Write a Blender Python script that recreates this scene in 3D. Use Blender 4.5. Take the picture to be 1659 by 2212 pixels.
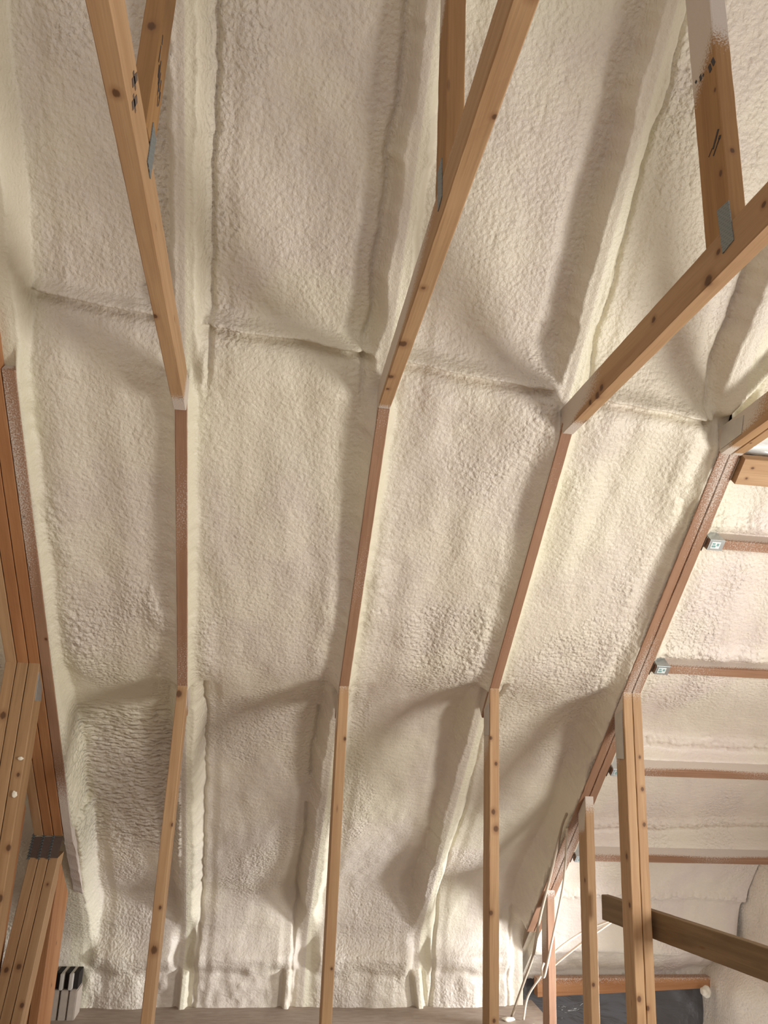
import bpy, bmesh, math, random
import numpy as np
from mathutils import Vector, Matrix

for o in list(bpy.data.objects):
    bpy.data.objects.remove(o)
scene = bpy.context.scene
COL = scene.collection
H = 1.40                       # eye height above the attic floor; all z below are measured from the eye
random.seed(4)

# ------------------------------------------------------------------ camera
cam_d = bpy.data.cameras.new('camera')
cam_d.sensor_fit = 'AUTO'
cam_d.sensor_width = 36.0
cam_d.lens = 1661.0 / 2212.0 * 36.0
cam_d.clip_start = 0.02
cam = bpy.data.objects.new('camera', cam_d)
COL.objects.link(cam)
right = Vector((0.9890372, -0.14205421, 0.04032401))
down = Vector((0.07650607, 0.25937833, -0.96274072))
fwd = Vector((0.1263022, 0.95527142, 0.26740283))
m = Matrix((right, -down, -fwd)).transposed().to_4x4()
m.translation = Vector((0, 0, H))
cam.matrix_world = m
scene.camera = cam

# ------------------------------------------------------------------ light and exposure
world = bpy.data.worlds.new('world')
scene.world = world
world.use_nodes = True
bg = world.node_tree.nodes['Background']
bg.inputs[0].default_value = (1.0, 0.95, 0.905, 1)
bg.inputs[1].default_value = 0.84

def area(name, loc, target, sx, sy, power, color, spread=180):
    d = bpy.data.lights.new(name, 'AREA')
    d.shape = 'RECTANGLE'; d.size = sx; d.size_y = sy
    d.energy = power; d.color = color
    d.spread = math.radians(spread)
    o = bpy.data.objects.new(name, d)
    COL.objects.link(o)
    o.location = (loc[0], loc[1], loc[2] + H)
    v = Vector((target[0] - loc[0], target[1] - loc[1], target[2] - loc[2]))
    o.rotation_euler = v.to_track_quat('-Z', 'Y').to_euler()
    return o
# daylight through the gable window, to the right of the frame
area('gable_window_light', (2.57, 1.24, -0.38), (0.0, 1.70, -0.25), 0.72, 0.78, 68, (1.0, 0.98, 0.93))
# added cool fill light, no window here, brightens the foot of the slope
area('eave_fill_light', (2.52, 3.55, -1.12), (0.2, 4.35, -1.15), 0.35, 0.22, 11, (0.95, 0.97, 1.0), 64)

vs = scene.view_settings
vs.view_transform = 'Standard'
vs.look = 'None'
vs.exposure = 0.0
vs.gamma = 1.0
vs.use_curve_mapping = False

# ------------------------------------------------------------------ roof geometry
A43 = math.radians(43)
SA, CA = math.sin(A43), math.cos(A43)
Y0, Z0 = 2.24, 0.906           # joint of sloped member and ceiling joist
def P0(s, w=0.0):              # point (y, z) s metres down the slope, w metres into the roof
    return Y0 + s * CA + w * SA, Z0 - s * SA + w * CA
def zP0(y, w=0.0):
    s = (y - w * SA - Y0) / CA
    return P0(s, w)[1]
HW = 0.019
TR = [(-0.34, HW), (0.277, HW), (0.875, HW)]
GIRD = (-0.893, 0.079)
DBL = (1.447, 0.039)

# ------------------------------------------------------------------ object helpers
def tag(o, label, cat=None, group=None, kind=None):
    o['label'] = label
    if cat: o['category'] = cat
    if group: o['group'] = group
    if kind: o['kind'] = kind
    return o
def thing(name, loc, label, cat, group=None):
    o = bpy.data.objects.new(name, None)
    COL.objects.link(o)
    o.empty_display_size = 0.1
    o.location = (loc[0], loc[1], loc[2] + H)
    return tag(o, label, cat, group)
def link(o, parent=None):
    COL.objects.link(o)
    if parent is not None:
        bpy.context.view_layer.update()
        mw = o.matrix_basis.copy()
        o.parent = parent
        pm = Matrix.Identity(4)
        chain = []
        p = parent
        while p is not None:
            chain.append(p.matrix_basis.copy() if p.parent is None else (p.matrix_parent_inverse @ p.matrix_basis))
            p = p.parent
        for c in chain: pm = c @ pm
        o.matrix_parent_inverse = pm.inverted()
        o.matrix_basis = mw
    return o
def finish(name, bm, mat, parent=None, smooth=False, mw=None):
    bmesh.ops.recalc_face_normals(bm, faces=bm.faces)
    me = bpy.data.meshes.new(name)
    bm.to_mesh(me); bm.free()
    me.materials.append(mat)
    if smooth:
        for p in me.polygons: p.use_smooth = True
    o = bpy.data.objects.new(name, me)
    if mw is not None: o.matrix_basis = mw
    return link(o, parent)

# ------------------------------------------------------------------ material helpers
def new_mat(name):
    mt = bpy.data.materials.new(name)
    mt.use_nodes = True
    nt = mt.node_tree
    nt.nodes.clear()
    out = nt.nodes.new('ShaderNodeOutputMaterial')
    b = nt.nodes.new('ShaderNodeBsdfPrincipled')
    nt.links.new(b.outputs[0], out.inputs[0])
    return mt, nt, b
class N:
    def __init__(s, nt): s.nt = nt
    def __call__(s, typ, ins=None, **kw):
        n = s.nt.nodes.new(typ)
        for k, v in kw.items(): setattr(n, k, v)
        for k, v in (ins or {}).items():
            if isinstance(v, bpy.types.NodeSocket): s.nt.links.new(v, n.inputs[k])
            else: n.inputs[k].default_value = v
        return n
    def math(s, op, a, b=None, clamp=False):
        n = s.nt.nodes.new('ShaderNodeMath'); n.operation = op; n.use_clamp = clamp
        for i, v in enumerate((a, b)):
            if v is None: continue
            if isinstance(v, bpy.types.NodeSocket): s.nt.links.new(v, n.inputs[i])
            else: n.inputs[i].default_value = v
        return n.outputs[0]
    def mix(s, fac, a, b):
        n = s.nt.nodes.new('ShaderNodeMix'); n.data_type = 'RGBA'
        for i, v in ((0, fac), (6, a), (7, b)):
            if isinstance(v, bpy.types.NodeSocket): s.nt.links.new(v, n.inputs[i])
            elif i == 0: n.inputs[i].default_value = v
            else: n.inputs[i].default_value = (*v, 1)
        return n.outputs[2]
    def ramp(s, fac, lo, hi):
        n = s.nt.nodes.new('ShaderNodeMapRange'); n.interpolation_type = 'SMOOTHSTEP'
        s.nt.links.new(fac, n.inputs[0]); n.inputs[1].default_value = lo; n.inputs[2].default_value = hi
        return n.outputs[0]

FOAM_A = (0.70, 0.635, 0.53)
FOAM_Y = (0.72, 0.675, 0.52)
FOAM_P = (0.645, 0.575, 0.50)
def foam_material(name, base=FOAM_A, yel=FOAM_Y, pink=FOAM_P):
    mt, nt, b = new_mat(name); n = N(nt)
    tc = n('ShaderNodeTexCoord').outputs['Object']
    att = n('ShaderNodeAttribute', attribute_name='lump').outputs['Fac']
    tint = n('ShaderNodeAttribute', attribute_name='tint').outputs['Fac']
    rip = n('ShaderNodeAttribute', attribute_name='ripple').outputs['Fac']
    big = n('ShaderNodeTexNoise', {'Vector': tc, 'Scale': 3.2, 'Detail': 3.0}).outputs[0]
    col = n.mix(n.ramp(big, 0.42, 0.62), pink, base)
    col = n.mix(tint, col, yel)
    mott = n('ShaderNodeTexNoise', {'Vector': tc, 'Scale': 40.0, 'Detail': 4.0}).outputs[0]
    col2 = n.mix(n.ramp(mott, 0.35, 0.75), col, (0.74, 0.66, 0.54))
    col = n.mix(0.35, col, col2)
    nt.links.new(col, b.inputs['Base Color'])
    b.inputs['Roughness'].default_value = 0.44
    b.inputs['Specular IOR Level'].default_value = 0.42
    # orange peel: distorted cells plus fine grain
    dist = n('ShaderNodeTexNoise', {'Vector': tc, 'Scale': 35.0, 'Detail': 2.0}).outputs['Color']
    wc = n('ShaderNodeVectorMath', {0: dist, 3: 0.02}, operation='SCALE').outputs[0]
    wv = n('ShaderNodeVectorMath', {0: tc, 1: wc}, operation='ADD').outputs[0]
    v1 = n('ShaderNodeTexVoronoi', {'Vector': wv, 'Scale': 72.0, 'Smoothness': 0.6}, feature='SMOOTH_F1').outputs['Distance']
    mp = n('ShaderNodeMapping', {'Vector': wv, 'Scale': (26.0, 60.0, 60.0)}).outputs[0]
    v2 = n('ShaderNodeTexVoronoi', {'Vector': mp, 'Scale': 1.0, 'Smoothness': 0.5}, feature='SMOOTH_F1').outputs['Distance']
    g1 = n('ShaderNodeTexNoise', {'Vector': tc, 'Scale': 95.0, 'Detail': 3.0, 'Roughness': 0.55}).outputs[0]
    g2 = n('ShaderNodeTexNoise', {'Vector': tc, 'Scale': 260.0, 'Detail': 2.0}).outputs[0]
    cell = n.math('MULTIPLY', n.math('SUBTRACT', 0.6, v1), att)
    rp = n.math('MULTIPLY', n.math('SUBTRACT', 0.6, v2), rip)
    h = n.math('ADD', n.math('MULTIPLY', cell, 1.0), n.math('MULTIPLY', rp, 1.6))
    h = n.math('ADD', h, n.math('MULTIPLY', g1, n.math('ADD', 0.22, n.math('MULTIPLY', att, 0.55))))
    h = n.math('ADD', h, n.math('MULTIPLY', g2, 0.10))
    bp = n('ShaderNodeBump', {'Height': h, 'Strength': 0.95, 'Distance': 0.0092})
    nt.links.new(bp.outputs[0], b.inputs['Normal'])
    return mt
M_FOAM = foam_material('spray_foam')
M_FOAM_R = foam_material('spray_foam_pale', (0.72, 0.65, 0.57), (0.72, 0.67, 0.55), (0.68, 0.595, 0.545))

def wood_material(name, light, dark, knots=(), sprayc=(0.60, 0.53, 0.47), kcol=(0.10, 0.045, 0.02), stain=0.0):
    mt, nt, b = new_mat(name); n = N(nt)
    tc = n('ShaderNodeTexCoord').outputs['Object']
    rnd = n('ShaderNodeObjectInfo').outputs['Random']
    off = n('ShaderNodeCombineXYZ', {0: n.math('MULTIPLY', rnd, 31.0), 1: n.math('MULTIPLY', rnd, 7.0), 2: n.math('MULTIPLY', rnd, 13.0)}).outputs[0]
    v = n('ShaderNodeVectorMath', {0: tc, 1: off}, operation='ADD').outputs[0]
    m1 = n('ShaderNodeMapping', {'Vector': v, 'Scale': (0.9, 16.0, 16.0)}).outputs[0]
    g1 = n('ShaderNodeTexNoise', {'Vector': m1, 'Scale': 2.2, 'Detail': 5.0, 'Distortion': 0.6}).outputs[0]
    m2 = n('ShaderNodeMapping', {'Vector': v, 'Scale': (4.0, 170.0, 170.0)}).outputs[0]
    g2 = n('ShaderNodeTexNoise', {'Vector': m2, 'Scale': 1.5, 'Detail': 3.0}).outputs[0]
    col = n.mix(n.ramp(g1, 0.30, 0.72), light, dark)
    col = n.mix(n.math('MULTIPLY', n.ramp(g2, 0.45, 0.8), 0.35), col, tuple(c * 0.62 for c in dark))
    lo = n('ShaderNodeTexNoise', {'Vector': v, 'Scale': 1.7, 'Detail': 2.0}).outputs[0]
    col = n.mix(n.math('MULTIPLY', n.ramp(lo, 0.4, 0.75), 0.35), col, tuple(c * 0.72 for c in light))
    # random small knots
    m3 = n('ShaderNodeMapping', {'Vector': v, 'Scale': (3.2, 14.0, 14.0)}).outputs[0]
    vo = n('ShaderNodeTexVoronoi', {'Vector': m3, 'Scale': 1.0}).outputs['Distance']
    kn = n.math('SUBTRACT', 1.0, n.ramp(vo, 0.03, 0.075))
    if stain > 0:
        ms = n('ShaderNodeMapping', {'Vector': v, 'Scale': (5.0, 30.0, 30.0)}).outputs[0]
        st = n('ShaderNodeTexNoise', {'Vector': ms, 'Scale': 1.0, 'Detail': 5.0}).outputs[0]
        col = n.mix(n.math('MULTIPLY', n.ramp(st, 0.55, 0.72), stain), col, (0.11, 0.065, 0.035))
    for (kx, ky, kz, r) in knots:
        d = n('ShaderNodeVectorMath', {0: tc, 1: (kx, ky, kz)}, operation='SUBTRACT').outputs[0]
        d = n('ShaderNodeVectorMath', {0: d, 1: (0.8, 1.0, 1.0)}, operation='MULTIPLY').outputs[0]
        L = n('ShaderNodeVectorMath', {0: d}, operation='LENGTH').outputs['Value']
        L = n.math('ADD', L, n.math('MULTIPLY', n.math('SUBTRACT', g2, 0.5), r * 0.7))
        halo = n.math('SUBTRACT', 1.0, n.ramp(L, r * 0.8, r * 2.2))
        core = n.math('SUBTRACT', 1.0, n.ramp(L, r * 0.55, r * 1.05))
        col = n.mix(n.math('MULTIPLY', halo, 0.45), col, (0.22, 0.10, 0.04))
        col = n.mix(n.math('MULTIPLY', core, 0.9), col, kcol)
    col = n.mix(n.math('MULTIPLY', kn, 0.75), col, (0.17, 0.08, 0.035))
    # foam overspray stuck to the timber
    sp = n('ShaderNodeAttribute', attribute_name='spray').outputs['Fac']
    sn = n('ShaderNodeTexNoise', {'Vector': tc, 'Scale': 210.0, 'Detail': 4.0}).outputs[0]
    sf = n.ramp(n.math('ADD', sp, n.math('MULTIPLY', n.math('SUBTRACT', sn, 0.5), 0.9)), 0.32, 0.62)
    sf = n.math('MULTIPLY', sf, n.math('GREATER_THAN', sp, 0.01))
    col = n.mix(n.math('MULTIPLY', sf, 0.92), col, sprayc)
    nt.links.new(col, b.inputs['Base Color'])
    b.inputs['Roughness'].default_value = 0.62
    b.inputs['Specular IOR Level'].default_value = 0.3
    bp = n('ShaderNodeBump', {'Height': n.math('ADD', g2, n.math('MULTIPLY', sf, n.math('MULTIPLY', sn, 3.0))), 'Strength': 0.35, 'Distance': 0.0012})
    nt.links.new(bp.outputs[0], b.inputs['Normal'])
    return mt
PINE = ((0.47, 0.295, 0.158), (0.375, 0.215, 0.107))
PINE_DIM = ((0.41, 0.248, 0.125), (0.315, 0.180, 0.084))
PINE_RED = ((0.345, 0.198, 0.122), (0.285, 0.150, 0.088))
PINE_OCHRE = ((0.36, 0.195, 0.075), (0.27, 0.135, 0.048))
PINE_ORANGE = ((0.44, 0.215, 0.095), (0.33, 0.14, 0.055))
GREY_BROWN = ((0.235, 0.155, 0.085), (0.165, 0.105, 0.055))

def flat_mat(name, col, rough=0.6, metal=0.0, spec=0.4):
    mt, nt, b = new_mat(name)
    n = N(nt)
    tc = n('ShaderNodeTexCoord').outputs['Object']
    ns = n('ShaderNodeTexNoise', {'Vector': tc, 'Scale': 60.0, 'Detail': 3.0}).outputs[0]
    c = n.mix(ns, tuple(x * 0.85 for x in col), tuple(min(1, x * 1.12) for x in col))
    nt.links.new(c, b.inputs['Base Color'])
    b.inputs['Roughness'].default_value = rough
    b.inputs['Metallic'].default_value = metal
    b.inputs['Specular IOR Level'].default_value = spec
    return mt
M_INK = flat_mat('black_ink', (0.05, 0.045, 0.05), 0.8)
M_GAP_SHADE = flat_mat('gap_shade', (0.015, 0.010, 0.008), 0.9)
M_CABLE = flat_mat('cable_sheath', (0.66, 0.57, 0.46), 0.5)
M_CABLE_D = flat_mat('cable_sheath_dusty', (0.42, 0.34, 0.26), 0.6)
M_CRUMB = flat_mat('foam_crumb', (0.80, 0.74, 0.63), 0.7)
M_STEEL = flat_mat('galvanized_steel', (0.52, 0.55, 0.56), 0.35, 0.75)
M_STICK = flat_mat('white_sticker', (0.70, 0.76, 0.76), 0.5)
M_STICKINK = flat_mat('sticker_print', (0.20, 0.36, 0.36), 0.6)

def plate_material(name, base, coated):
    mt, nt, b = new_mat(name); n = N(nt)
    tc = n('ShaderNodeTexCoord').outputs['Object']
    mp = n('ShaderNodeMapping', {'Vector': tc, 'Scale': (1.0, 1.0, 1.0)}).outputs[0]
    br = n('ShaderNodeTexBrick', {'Vector': mp, 'Scale': 55.0, 'Mortar Size': 0.16, 'Color1': (0, 0, 0, 1), 'Color2': (0, 0, 0, 1), 'Mortar': (1, 1, 1, 1), 'Brick Width': 0.8, 'Row Height': 0.35}).outputs['Color']
    ns = n('ShaderNodeTexNoise', {'Vector': tc, 'Scale': 25.0, 'Detail': 3.0}).outputs[0]
    c0 = n.mix(ns, tuple(x * 0.8 for x in base), tuple(x * 1.15 for x in base))
    col = n.mix(n.math('MULTIPLY', br, 0.15), n.mix(n.ramp(br, 0.2, 0.6), tuple(x * 0.35 for x in base), base), base) if not coated else c0
    nt.links.new(col, b.inputs['Base Color'])
    b.inputs['Metallic'].default_value = 0.0 if coated else 0.45
    b.inputs['Roughness'].default_value = 0.55
    return mt
M_PLATE = plate_material('nail_plate_steel', (0.21, 0.235, 0.24), False)
M_PLATE_F = plate_material('nail_plate_foam_coated', (0.50, 0.46, 0.41), True)
M_HEEL = flat_mat('foam_dusted_heel', (0.40, 0.34, 0.285), 0.7)
M_PLATE_R = flat_mat('plate_and_gap_dark', (0.12, 0.085, 0.07), 0.45, 0.4)

# ------------------------------------------------------------------ lumber
def lumber(name, p0, p1, q0, q1, nv, th, mat_args, parent=None, spray=None, knots=(), seg=0.03, ch=0.0022, wav=0.0, mat=None):
    """A board between edge p0-p1 and edge q0-q1 (p is the edge seen), th thick along nv."""
    p0, p1, q0, q1 = [Vector((v[0], v[1], v[2] + H)) for v in (p0, p1, q0, q1)]
    ex = (p1 - p0).normalized()
    ez = (q0 - p0) - ex * (q0 - p0).dot(ex); ez.normalize()
    ey = ez.cross(ex)
    M = Matrix((ex, ey, ez)).transposed().to_4x4(); M.translation = p0
    Mi = M.inverted()
    nl = Vector((0, 1 if ey.dot(Vector(nv)) > 0 else -1, 0))
    Ln = (p1 - p0).length
    n = max(2, int(Ln / seg))
    bm = bmesh.new()
    lay = bm.verts.layers.float.new('spray')
    rings = []
    for i in range(n + 1):
        t = i / n
        a = Mi @ p0.lerp(p1, t); b = Mi @ q0.lerp(q1, t)
        up = (b - a).normalized(); hh = nl * th / 2
        j = lambda: random.uniform(-wav, wav) if wav else 0.0
        pts = [(a - hh + up * ch, 0, -1), (a - hh * (1 - 2 * ch / th), 0, -1), (a + hh * (1 - 2 * ch / th), 0, 1), (a + hh + up * ch, 0, 1),
               (b + hh - up * ch, 1, 1), (b + hh * (1 - 2 * ch / th), 1, 1), (b - hh * (1 - 2 * ch / th), 1, -1), (b - hh - up * ch, 1, -1)]
        # extra loops on the broad sides so overspray can fade across them
        mid1 = [(a.lerp(b, f) + hh, f, 1) for f in (0.25, 0.5, 0.75)]
        mid2 = [(a.lerp(b, f) - hh, f, -1) for f in (0.75, 0.5, 0.25)]
        pts = pts[:4] + mid1 + pts[4:] + mid2
        ring = []
        for (co, f, sd) in pts:
            v = bm.verts.new(co + Vector((0, j(), j())))
            v[lay] = spray(t * Ln, f, sd, M @ co) if spray else 0.0
            ring.append(v)
        rings.append(ring)
    k = len(rings[0])
    for i in range(n):
        for q in range(k):
            bm.faces.new((rings[i][q], rings[i][(q + 1) % k], rings[i + 1][(q + 1) % k], rings[i + 1][q]))
    bm.faces.new(rings[0]); bm.faces.new(list(reversed(rings[-1])))
    kl = []
    for (kp, r) in knots:
        l = Mi @ Vector((kp[0], kp[1], kp[2] + H)); kl.append((l.x, l.y, l.z, r))
    if mat is None:
        key = ('pine_' + name, mat_args, tuple(kl))
        if not kl and key in MATS: mat = MATS[key]
        else:
            kw = dict(mat_args[2]) if len(mat_args) > 2 else {}
            mat = wood_material('timber_' + name, mat_args[0], mat_args[1], kl, **kw)
            MATS[key] = mat
    return finish(name, bm, mat, parent, mw=M)
MATS = {}
def yz(x, y, z): return (x, y, z)
XN = (1, 0, 0)

def box(name, lo, hi, mat, parent=None, bev=0.0):
    bm = bmesh.new()
    bmesh.ops.create_cube(bm, size=1)
    c = [(lo[i] + hi[i]) / 2 for i in range(3)]
    for v in bm.verts:
        v.co = Vector([v.co[i] * (hi[i] - lo[i]) for i in range(3)])
    if bev: bmesh.ops.bevel(bm, geom=bm.edges[:], offset=bev, segments=2, affect='EDGES')
    return finish(name, bm, mat, parent, mw=Matrix.Translation((c[0], c[1], c[2] + H)))

def sheet(name, pts, nv, th, mat, parent):
    """thin plate: polygon pts (camera-height z) extruded th along nv; local xy lies in the plate."""
    P = [Vector((p[0], p[1], p[2] + H)) for p in pts]
    ex = (P[1] - P[0]).normalized(); ez = Vector(nv).normalized(); ey = ez.cross(ex)
    M = Matrix((ex, ey, ez)).transposed().to_4x4(); M.translation = P[0]
    Mi = M.inverted(); bm = bmesh.new()
    a = [bm.verts.new(Mi @ p) for p in P]; b = [bm.verts.new(Mi @ p + Vector((0, 0, th))) for p in P]
    bm.faces.new(a); bm.faces.new(list(reversed(b)))
    for i in range(len(P)):
        bm.faces.new((a[i], a[(i + 1) % len(P)], b[(i + 1) % len(P)], b[i]))
    return finish(name, bm, mat, parent, mw=M)

def ink(name, strokes, x, nx, parent, mat=None, wid=0.006):
    """hand or stamp marks: thin strokes ((y,z),(y,z)) lying on the face at x."""
    bm = bmesh.new()
    for (a, b, *w) in strokes:
        ww = w[0] if w else wid
        A = Vector((x, a[0], a[1] + H)); B = Vector((x, b[0], b[1] + H))
        d = (B - A).normalized(); s = d.cross(Vector((1, 0, 0))) * ww / 2
        t = Vector((nx, 0, 0)) * 0.0006
        vs_ = [bm.verts.new(p + q) for q in (Vector((0, 0, 0)), t) for p in (A - s, A + s, B + s, B - s)]
        for f in ((0, 1, 2, 3), (4, 5, 6, 7), (0, 1, 5, 4), (1, 2, 6, 5), (2, 3, 7, 6), (3, 0, 4, 7)):
            bm.faces.new([vs_[i] for i in f])
    return finish(name, bm, mat or M_INK, parent)

# ------------------------------------------------------------------ numpy noise
def hash2(ix, iy, seed):
    h = np.sin(ix * 127.1 + iy * 311.7 + seed * 74.7) * 43758.5453
    return h - np.floor(h)
def vnoise(x, y, seed=0):
    ix = np.floor(x); iy = np.floor(y); fx = x - ix; fy = y - iy
    fx = fx ** 3 * (fx * (fx * 6 - 15) + 10); fy = fy ** 3 * (fy * (fy * 6 - 15) + 10)
    a = hash2(ix, iy, seed); b = hash2(ix + 1, iy, seed); c = hash2(ix, iy + 1, seed); d = hash2(ix + 1, iy + 1, seed)
    return (a + (b - a) * fx) * (1 - fy) + (c + (d - c) * fx) * fy - 0.5
def fbm(x, y, seed=0, o=3):
    r = 0; a = 1.0
    for i in range(o):
        r = r + a * vnoise(x * 2 ** i, y * 2 ** i, seed + i * 17); a *= 0.5
    return r
def domes(x, y, seed=0):
    """round bubbles: 1 at a bubble centre falling to 0 at its rim."""
    ix = np.floor(x); iy = np.floor(y); best = np.full(np.shape(x), 9.0)
    for dx in (-1, 0, 1):
        for dy in (-1, 0, 1):
            cx = ix + dx + 0.15 + 0.7 * hash2(ix + dx, iy + dy, seed)
            cy = iy + dy + 0.15 + 0.7 * hash2(ix + dx, iy + dy, seed + 5)
            rr = 0.75 + 0.6 * hash2(ix + dx, iy + dy, seed + 9)
            best = np.minimum(best, ((x - cx) ** 2 + (y - cy) ** 2) / rr)
    return np.clip(1 - best * 1.3, 0, 1) ** 0.5
def sst(a, b, x):
    t = np.clip((x - a) / (b - a), 0, 1); return t * t * (3 - 2 * t)

# ------------------------------------------------------------------ foam surfaces
S_EAVE = 2.90                   # where the slope turns into the low eave wall
def base_curve(s):
    """slope, then a rounded cove, then the vertical eave wall; returns y, z, ny, nz."""
    R = 0.10
    th_tot = math.pi / 2 - A43                  # turn from slope to vertical
    La = R * th_tot
    s1 = S_EAVE
    y1, z1 = P0(s1)
    y = np.where(s <= s1, Y0 + s * CA, 0.0); z = np.where(s <= s1, Z0 - s * SA, 0.0)
    ny = np.where(s <= s1, SA, 0.0); nz = np.where(s <= s1, CA, 0.0)
    u = np.clip((s - s1) / La, 0, 1) * th_tot
    # arc: heading angle below horizontal goes from 43 to 90 degrees
    ang = A43 + u
    ya = y1 + R * (np.sin(ang) - SA); za = z1 + R * (np.cos(ang) - CA)
    m = (s > s1) & (s <= s1 + La)
    y = np.where(m, ya, y); z = np.where(m, za, z); ny = np.where(m, np.sin(ang), ny); nz = np.where(m, np.cos(ang), nz)
    ye = y1 + R * (1 - SA); ze = z1 + R * (0 - CA)
    m = s > s1 + La
    y = np.where(m, ye, y); z = np.where(m, ze - (s - s1 - La), z); ny = np.where(m, 1.0, ny); nz = np.where(m, 0.0, nz)
    return y, z, ny, nz

RAFT = [  # centre x, half width, exposed from s, exposed to s, wrapped crest depth
    (GIRD[0], GIRD[1], -0.06, 2.02, 0.035),
    (TR[0][0], HW, -0.02, 1.185, 0.075),
    (TR[1][0], HW, -0.01, 1.165, 0.070),
    (TR[2][0], HW, -0.03, 1.110, 0.070),
    (DBL[0], DBL[1], -0.03, 2.78, 0.085),
    (2.06, HW, 9.0, 9.0, 0.075),
    (-1.58, HW, 0.0, 1.2, 0.075),
]
def break_s(u):
    return -0.286 + (u + 0.87) * 0.0784
def foam_field(u, s, right=False):
    n1 = fbm(u * 2.2 + 3, s * 1.1, 1, 2)
    n2 = fbm(u * 7, s * 4, 7, 3)
    upper = 1 - sst(-0.30, -0.05, s)
    lower = sst(1.0, 1.5, s)
    D = 0.060 + 0.095 * upper + 0.100 * lower + 0.022 * n1 + 0.012 * n2
    if right: D = D - 0.010 * (1 - upper)
    D = D - 0.120 * sst(2.72, 3.02, s) - 0.030 * np.exp(-((s - 3.00) / 0.05) ** 2) + 0.022 * sst(3.04, 3.09, s + 0.03 * vnoise(u * 9, u * 0, 15)) + 0.012 * fbm(u * 14, s * 14, 16, 2) * sst(2.9, 3.1, s)
    # shallow vertical swells left by the spray passes
    D = D + 0.007 * np.sin(u * 36 + 3.0 * n1 + 1.2 * vnoise(u * 0.7, s * 1.3, 19)) * (1 - upper) * (1 - lower) * (0.5 + fbm(u * 5, s * 2.2, 18, 2))
    # bulging belly behind the knee wall
    D = D + 0.030 * np.sin((s - 1.2) * 4.2 + u * 1.3) * lower * (1 - sst(2.6, 2.8, s))
    w = D.copy()
    near = np.full(u.shape, 9.0); side = np.zeros(u.shape)
    for k, (xr, hw, sa, sb, wr) in enumerate(RAFT):
        if right and xr < 1.4: continue
        if right and xr > 2 and s.max() > 0.1: continue
        dx = u - xr
        wob = 0.012 * vnoise(s * 9, s * 0 + xr * 7, 31) + 0.006 * vnoise(s * 34, s * 0 + xr * 3, 33)
        d = np.abs(dx) - hw
        jit = 0.03 * vnoise(u * 14, s * 0 + xr * 5, 12)
        e = sst(sa - 0.10, sa + 0.02, s + jit) * (1 - sst(sb, sb + 0.05, s + jit))
        if right: e = np.where(s > -0.03, 1.0, e)
        # exposed: foam climbs the timber's side almost to its edge
        q = np.clip(1 - (d + wob) / np.where(dx < 0, 0.060, 0.034), 0, 1)
        we = D - (D - 0.010) * q ** 2.2
        we = np.where(d < 0.004, 0.004, we)
        we = np.where(d < -0.005, 0.035, we)
        # wrapped: a rounded foam-coated ridge with a crease along one flank
        rw = 0.008 + wob * 1.2
        ww = wr + (D - wr) * sst(rw, rw + 0.030 + 0.02 * lower, d) + 0.012 * sst(-0.02, 0.02, d) * 0.6
        ww = ww + 0.016 * np.exp(-((d - rw - 0.043) / 0.008) ** 2) * (vnoise(s * 3.1, u * 0 + xr * 11, 40) + 0.35 > 0) * (dx * (1 if k % 2 else -1) > 0)
        ww = ww + (np.maximum(D, ww) - ww) * sst(3.02, 3.07, s + 0.02 * vnoise(u * 30, s * 10, 17))
        cand = we * e + ww * (1 - e)
        use = d < 0.13
        w = np.where(use & (d < near), np.where(d > 0.09, cand + (D - cand) * sst(0.09, 0.13, d), cand), w)
        near = np.minimum(near, d)
    # the foam bead along the change of slope
    bs = break_s(u) + 0.006 * vnoise(u * 6, u * 0, 50) + 0.005 * vnoise(u * 23, u * 0, 51)
    ds = s - bs
    if not right:
        amp = 0.044 + 0.014 * vnoise(u * 4, u * 0 + 2, 52)
        amp = amp * sst(0.012, 0.05, near)
        bead = np.where(ds < 0, np.exp(-(ds / 0.020) ** 2), np.exp(-(ds / 0.009) ** 2))
        w = w - amp * bead
        w = w + 0.006 * np.exp(-((ds - 0.022) / 0.008) ** 2) * sst(0.0, 0.04, near)
        w = w - 0.018 * sst(0, 0.05, ds) * (1 - sst(0.05, 0.24, ds)) * sst(0.0, 0.05, near)
    else:
        w = w - 0.02 * np.exp(-(ds / 0.02) ** 2)
    # valley strips at the top right
    for (ua, sa_, ub, sb_, am) in ((1.410, -0.125, 1.535, -0.36, 0.05), (1.479, -0.118, 1.62, -0.48, 0.05)):
        L = math.hypot(ub - ua, sb_ - sa_); tx, ts = (ub - ua) / L, (sb_ - sa_) / L
        al = (u - ua) * tx + (s - sa_) * ts; ac = -(u - ua) * ts + (s - sa_) * tx
        w = w - am * np.exp(-(ac / 0.018) ** 2) * sst(-0.03, 0.02, al) * (1 - sst(L, L + 0.25, al))
    # heel blocks on the eave wall
    for (hx, lean) in ((-0.325, 0.0), (0.195, -0.02), (0.855, 0.16)):
        c = hx + lean * (s - 3.05)
        w = w - 0.035 * (1 - sst(0.012, 0.022, np.abs(u - c))) * sst(3.06, 3.09, s)
        w = w + 0.02 * np.exp(-((np.abs(u - c) - 0.035) / 0.01) ** 2) * sst(3.05, 3.08, s) * 0.6
    return w, near, upper, lower

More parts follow.
